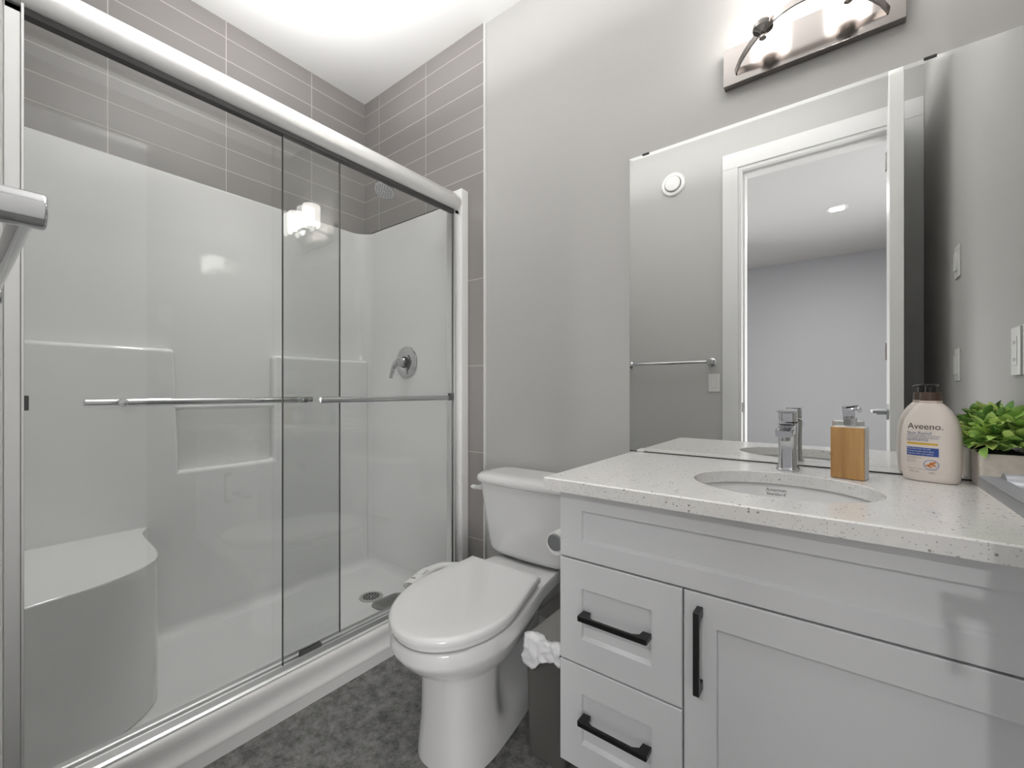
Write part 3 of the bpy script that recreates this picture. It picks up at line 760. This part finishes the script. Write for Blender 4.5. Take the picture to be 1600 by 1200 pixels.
def foot_pinch(k):
    def f(y, hw):
        if y > .985:
            g = min(1, (y-.985)/.03); return hw - k*g
        return hw
    return f
rings = [egg(.800, 1.0, 1.40, .128, .118, 0.0, pf=2.8), egg(.802, 1.0, 1.40, .126, .116, .035, pf=2.8), egg(.806, 1.0, 1.40, .121, .112, .075, pf=2.8, pinch=foot_pinch(.006)),
         egg(.808, 1.0, 1.36, .117, .104, .11, pf=2.8, pinch=foot_pinch(.045)), egg(.810, 1.0, 1.33, .116, .10, .17, pf=2.8, pinch=foot_pinch(.052)), egg(.810, 1.0, 1.33, .117, .10, .235, pf=2.8, pinch=foot_pinch(.045)),
         egg(.806, 1.0, 1.35, .119, .10, .262, pf=2.7, pinch=foot_pinch(.024)), egg(.796, .98, 1.38, .130, .10, .272, pf=2.5, pinch=foot_pinch(.004)), egg(.772, .96, 1.40, .150, .102, .280, pf=2.3), egg(.742, .945, 1.42, .167, .108, .298, pf=2.1),
         egg(.715, .93, 1.45, .179, .116, .322), egg(.700, .93, 1.46, .186, .122, .342), egg(.696, .93, 1.465, .1885, .126, .349), egg(.694, .93, 1.47, .189, .128, .356), egg(.694, .93, 1.47, .188, .128, .384), egg(.701, .93, 1.468, .183, .125, .391)]
obj('bowl', loft(B(), rings), M['porcelain'], to, 50)
for s in (-1, 1): obj('bolt_cap', lathe(B(), [(.016, .072), (.015, .082), (.010, .089), (.001, .091)], (TX+s*.096, 1.085, .0), 24, cap1=False), M['porcelain'], to)
sr_ = [egg(.700, .93, 1.168, .177, .143, .3925), egg(.699, .93, 1.170, .178, .144, .395), egg(.699, .93, 1.170, .178, .144, .403), egg(.702, .93, 1.168, .175, .142, .405)]
obj('seat', loft(B(), sr_), M['seat'], to, 50)
lr_ = [egg(.693, .93, 1.178, .183, .150, .4060), egg(.688, .93, 1.180, .187, .153, .409), egg(.688, .93, 1.180, .187, .153, .421), egg(.692, .93, 1.178, .183, .150, .427), egg(.702, .93, 1.172, .175, .143, .4305), egg(.75, .93, 1.15, .134, .106, .4330)]
obj('lid', loft(B(), lr_), M['seat'], to, 60)
for s in (-1, 1): obj('hinge', box(B(), TX+s*.075-.02, TX+s*.075+.02, 1.172, 1.208, .391, .417, .006), M['seat'], to)
# bidet attachment with a side control
bm = B(); 
tube(bm, spline([(-1.08, 1.15, .400), (-1.148, 1.09, .402), (-1.152, 1.02, .404), (-1.128, .945, .405), (-1.112, .905, .405)], 6), [.018]*6+[.020]*6+[.023]*6+[.024]*6+[.021], 16, sy=.62, up=(0, 0, 1))
bd = obj('bidet_control', bm, M['white_plastic'], to, 60)
bm = B(); box(bm, -.012, .012, -.020, .020, 0, .004, .0018, mtx=Matrix.Translation((-1.140, .985, .4175)) @ Matrix.Rotation(.30, 4, 'Z'))
obj('button', bm, M['seat'], bd)
bm = B(); box(bm, -.008, .008, -.0035, .0035, 0, .001, 0, mtx=Matrix.Translation((-1.124, .932, .4195)) @ Matrix.Rotation(.30, 4, 'Z'))
obj('mark', bm, M['ink_grey'], bd)
# tank
rings = [rr(TX, 1.400, .165, .068, .04, .398, bulge=.012), rr(TX, 1.396, .185, .077, .045, .404, bulge=.016), rr(TX, 1.393, .193, .083, .045, .425, bulge=.02), rr(TX, 1.388, .208, .093, .045, .55, bulge=.02), rr(TX, 1.385, .224, .098, .045, .676, bulge=.02)]
obj('tank', loft(B(), rings), M['porcelain'], to, 50)
rings = [rr(TX, 1.384, .231, .099, .05, .677, bulge=.02), rr(TX, 1.384, .239, .105, .052, .681, bulge=.02), rr(TX, 1.384, .241, .107, .052, .690, bulge=.02), rr(TX, 1.384, .238, .104, .052, .703, bulge=.02), rr(TX, 1.384, .226, .094, .05, .712, bulge=.018), rr(TX, 1.384, .19, .06, .04, .7155, bulge=.01)]
obj('tank_lid', loft(B(), rings), M['porcelain'], to, 60)
bm = B(); cyl(bm, (TX-.219, 1.345, .640), (TX-.236, 1.345, .640), .014, 20, .003)
tube(bm, spline([(TX-.240, 1.350, .640), (TX-.243, 1.32, .643), (TX-.250, 1.285, .652)], 5), [.011]*5+[.009]*5+[.005], 12)
obj('flush_lever', bm, M['seat'], to, label='white flush lever')

# ------------------------------------------------------------------ toilet-paper holder and roll on the vanity side
th_ = thing('paper_holder', 'chrome toilet-paper holder fixed to the side of the vanity', 'paper holder', (VX0, 1.06, .63))
bm = lathe(B(), [(.024, 0), (.024, .004), (.012, .010), (.008, .012), (.008, .046)], (VX0+.001, 1.13, .63), 28, (-1, 0, 0))
obj('mount', bm, M['chrome'], th_)
bm = B(); cyl(bm, (VX0-.043, 1.138, .63), (VX0-.043, .992, .63), .0075, 20); cyl(bm, (VX0-.043, .994, .63), (VX0-.043, .986, .63), .0225, 32, .003)
obj('rod', bm, M['lever'], th_)
rl = thing('paper_roll', 'nearly used white toilet-paper roll on the chrome holder by the vanity', 'toilet paper', (VX0-.043, 1.05, .63))
bm = lathe(B(), [(.019, 0), (.0305, 0), (.031, .001), (.031, .099), (.0305, .1), (.019, .1), (.019, 0)], (VX0-.043, .996, .6245), 36, (0, 1, 0), cap0=False, cap1=False)
obj('sheet', bm, M['paper'], rl)

# ------------------------------------------------------------------ waste bin and bag
wb = thing('waste_bin', 'slim dark grey waste bin between the toilet and the vanity', 'waste bin', (-.655, 1.11, 0))
bx0, bx1, by0, by1 = -.722, -.588, 1.002, 1.245
def rb(d, z): return rr((bx0+bx1)/2, (by0+by1)/2, (bx1-bx0)/2-d, (by1-by0)/2-d, .014, z, 5)
obj('body', loft(B(), [rb(.010, 0), rb(.008, .004), rb(.001, .318), rb(0, .322), rb(0, .336), rb(.003, .339)]), M['bin'], wb)
obj('lid', loft(B(), [rb(.006, .336), rb(.006, .340), rb(.012, .3435), rb(.03, .346)]), M['bin_lid'], wb)
random.seed(5)
bm = B(); nu, nv = 22, 18; G = []
from mathutils import noise as mn
for j in range(nv+1):
    row = []
    for i in range(nu+1):
        u, v = i/nu, j/nv
        x = bx0+.012 + u*.118
        drop = (.062 + .012*math.sin(u*5+.6))*(.75+.25*math.sin(PI*min(1, u*1.6+.2)))
        s_ = v*(drop+.03)
        if s_ < .02: y, z = by0+.020-s_, .3475+.004*math.sin(u*9)
        elif s_ < .035: a = (s_-.02)/.015*PI/2; y, z = by0-.011*math.sin(a), .3475-.011*(1-math.cos(a))
        else: y, z = by0-.012-(s_-.035)*.12, .3365-(s_-.035)
        nn = mn.noise_vector(Vector((u*5, v*4, 3.1)))*.007 + mn.noise_vector(Vector((u*12, v*9, 7.7)))*.003
        x -= .012*math.sin(v*PI)*(.3 if u < .5 else 0)
        row.append(bm.verts.new((x+nn.x, min(y-abs(nn.y)*1.6, by0-.003 if s_ >= .035 else 9), z+nn.z*.8)))
    G.append(row)
for j in range(nv):
    for i in range(nu): bm.faces.new((G[j][i], G[j][i+1], G[j+1][i+1], G[j+1][i]))
bg = obj('bin_bag', bm, M['bag'], None, 60); tag(bg, 'crumpled white plastic bag hanging over the rim of the dark bin', 'bag')
ORG[bg.name] = Vector((0, 0, 0)); bm = B()
# a second tuft at the far rim
T = []
for j in range(7):
    row = []
    for i in range(9):
        u, v = i/8, j/6; nn = mn.noise_vector(Vector((u*4+9, v*4, 1)))*.006
        row.append(bm.verts.new((bx0+.045+u*.075+nn.x, by1-.06+.03*v+nn.y, .348+.036*math.sin(v*PI)*(.4+.6*u)+nn.z*.4)))
    T.append(row)
for j in range(6):
    for i in range(8): bm.faces.new((T[j][i], T[j][i+1], T[j+1][i+1], T[j+1][i]))
tf = obj('tuft', bm, M['bag'], bg, 60)
for o in (bg, tf): o.modifiers.new('thickness', 'SOLIDIFY').thickness = .0012
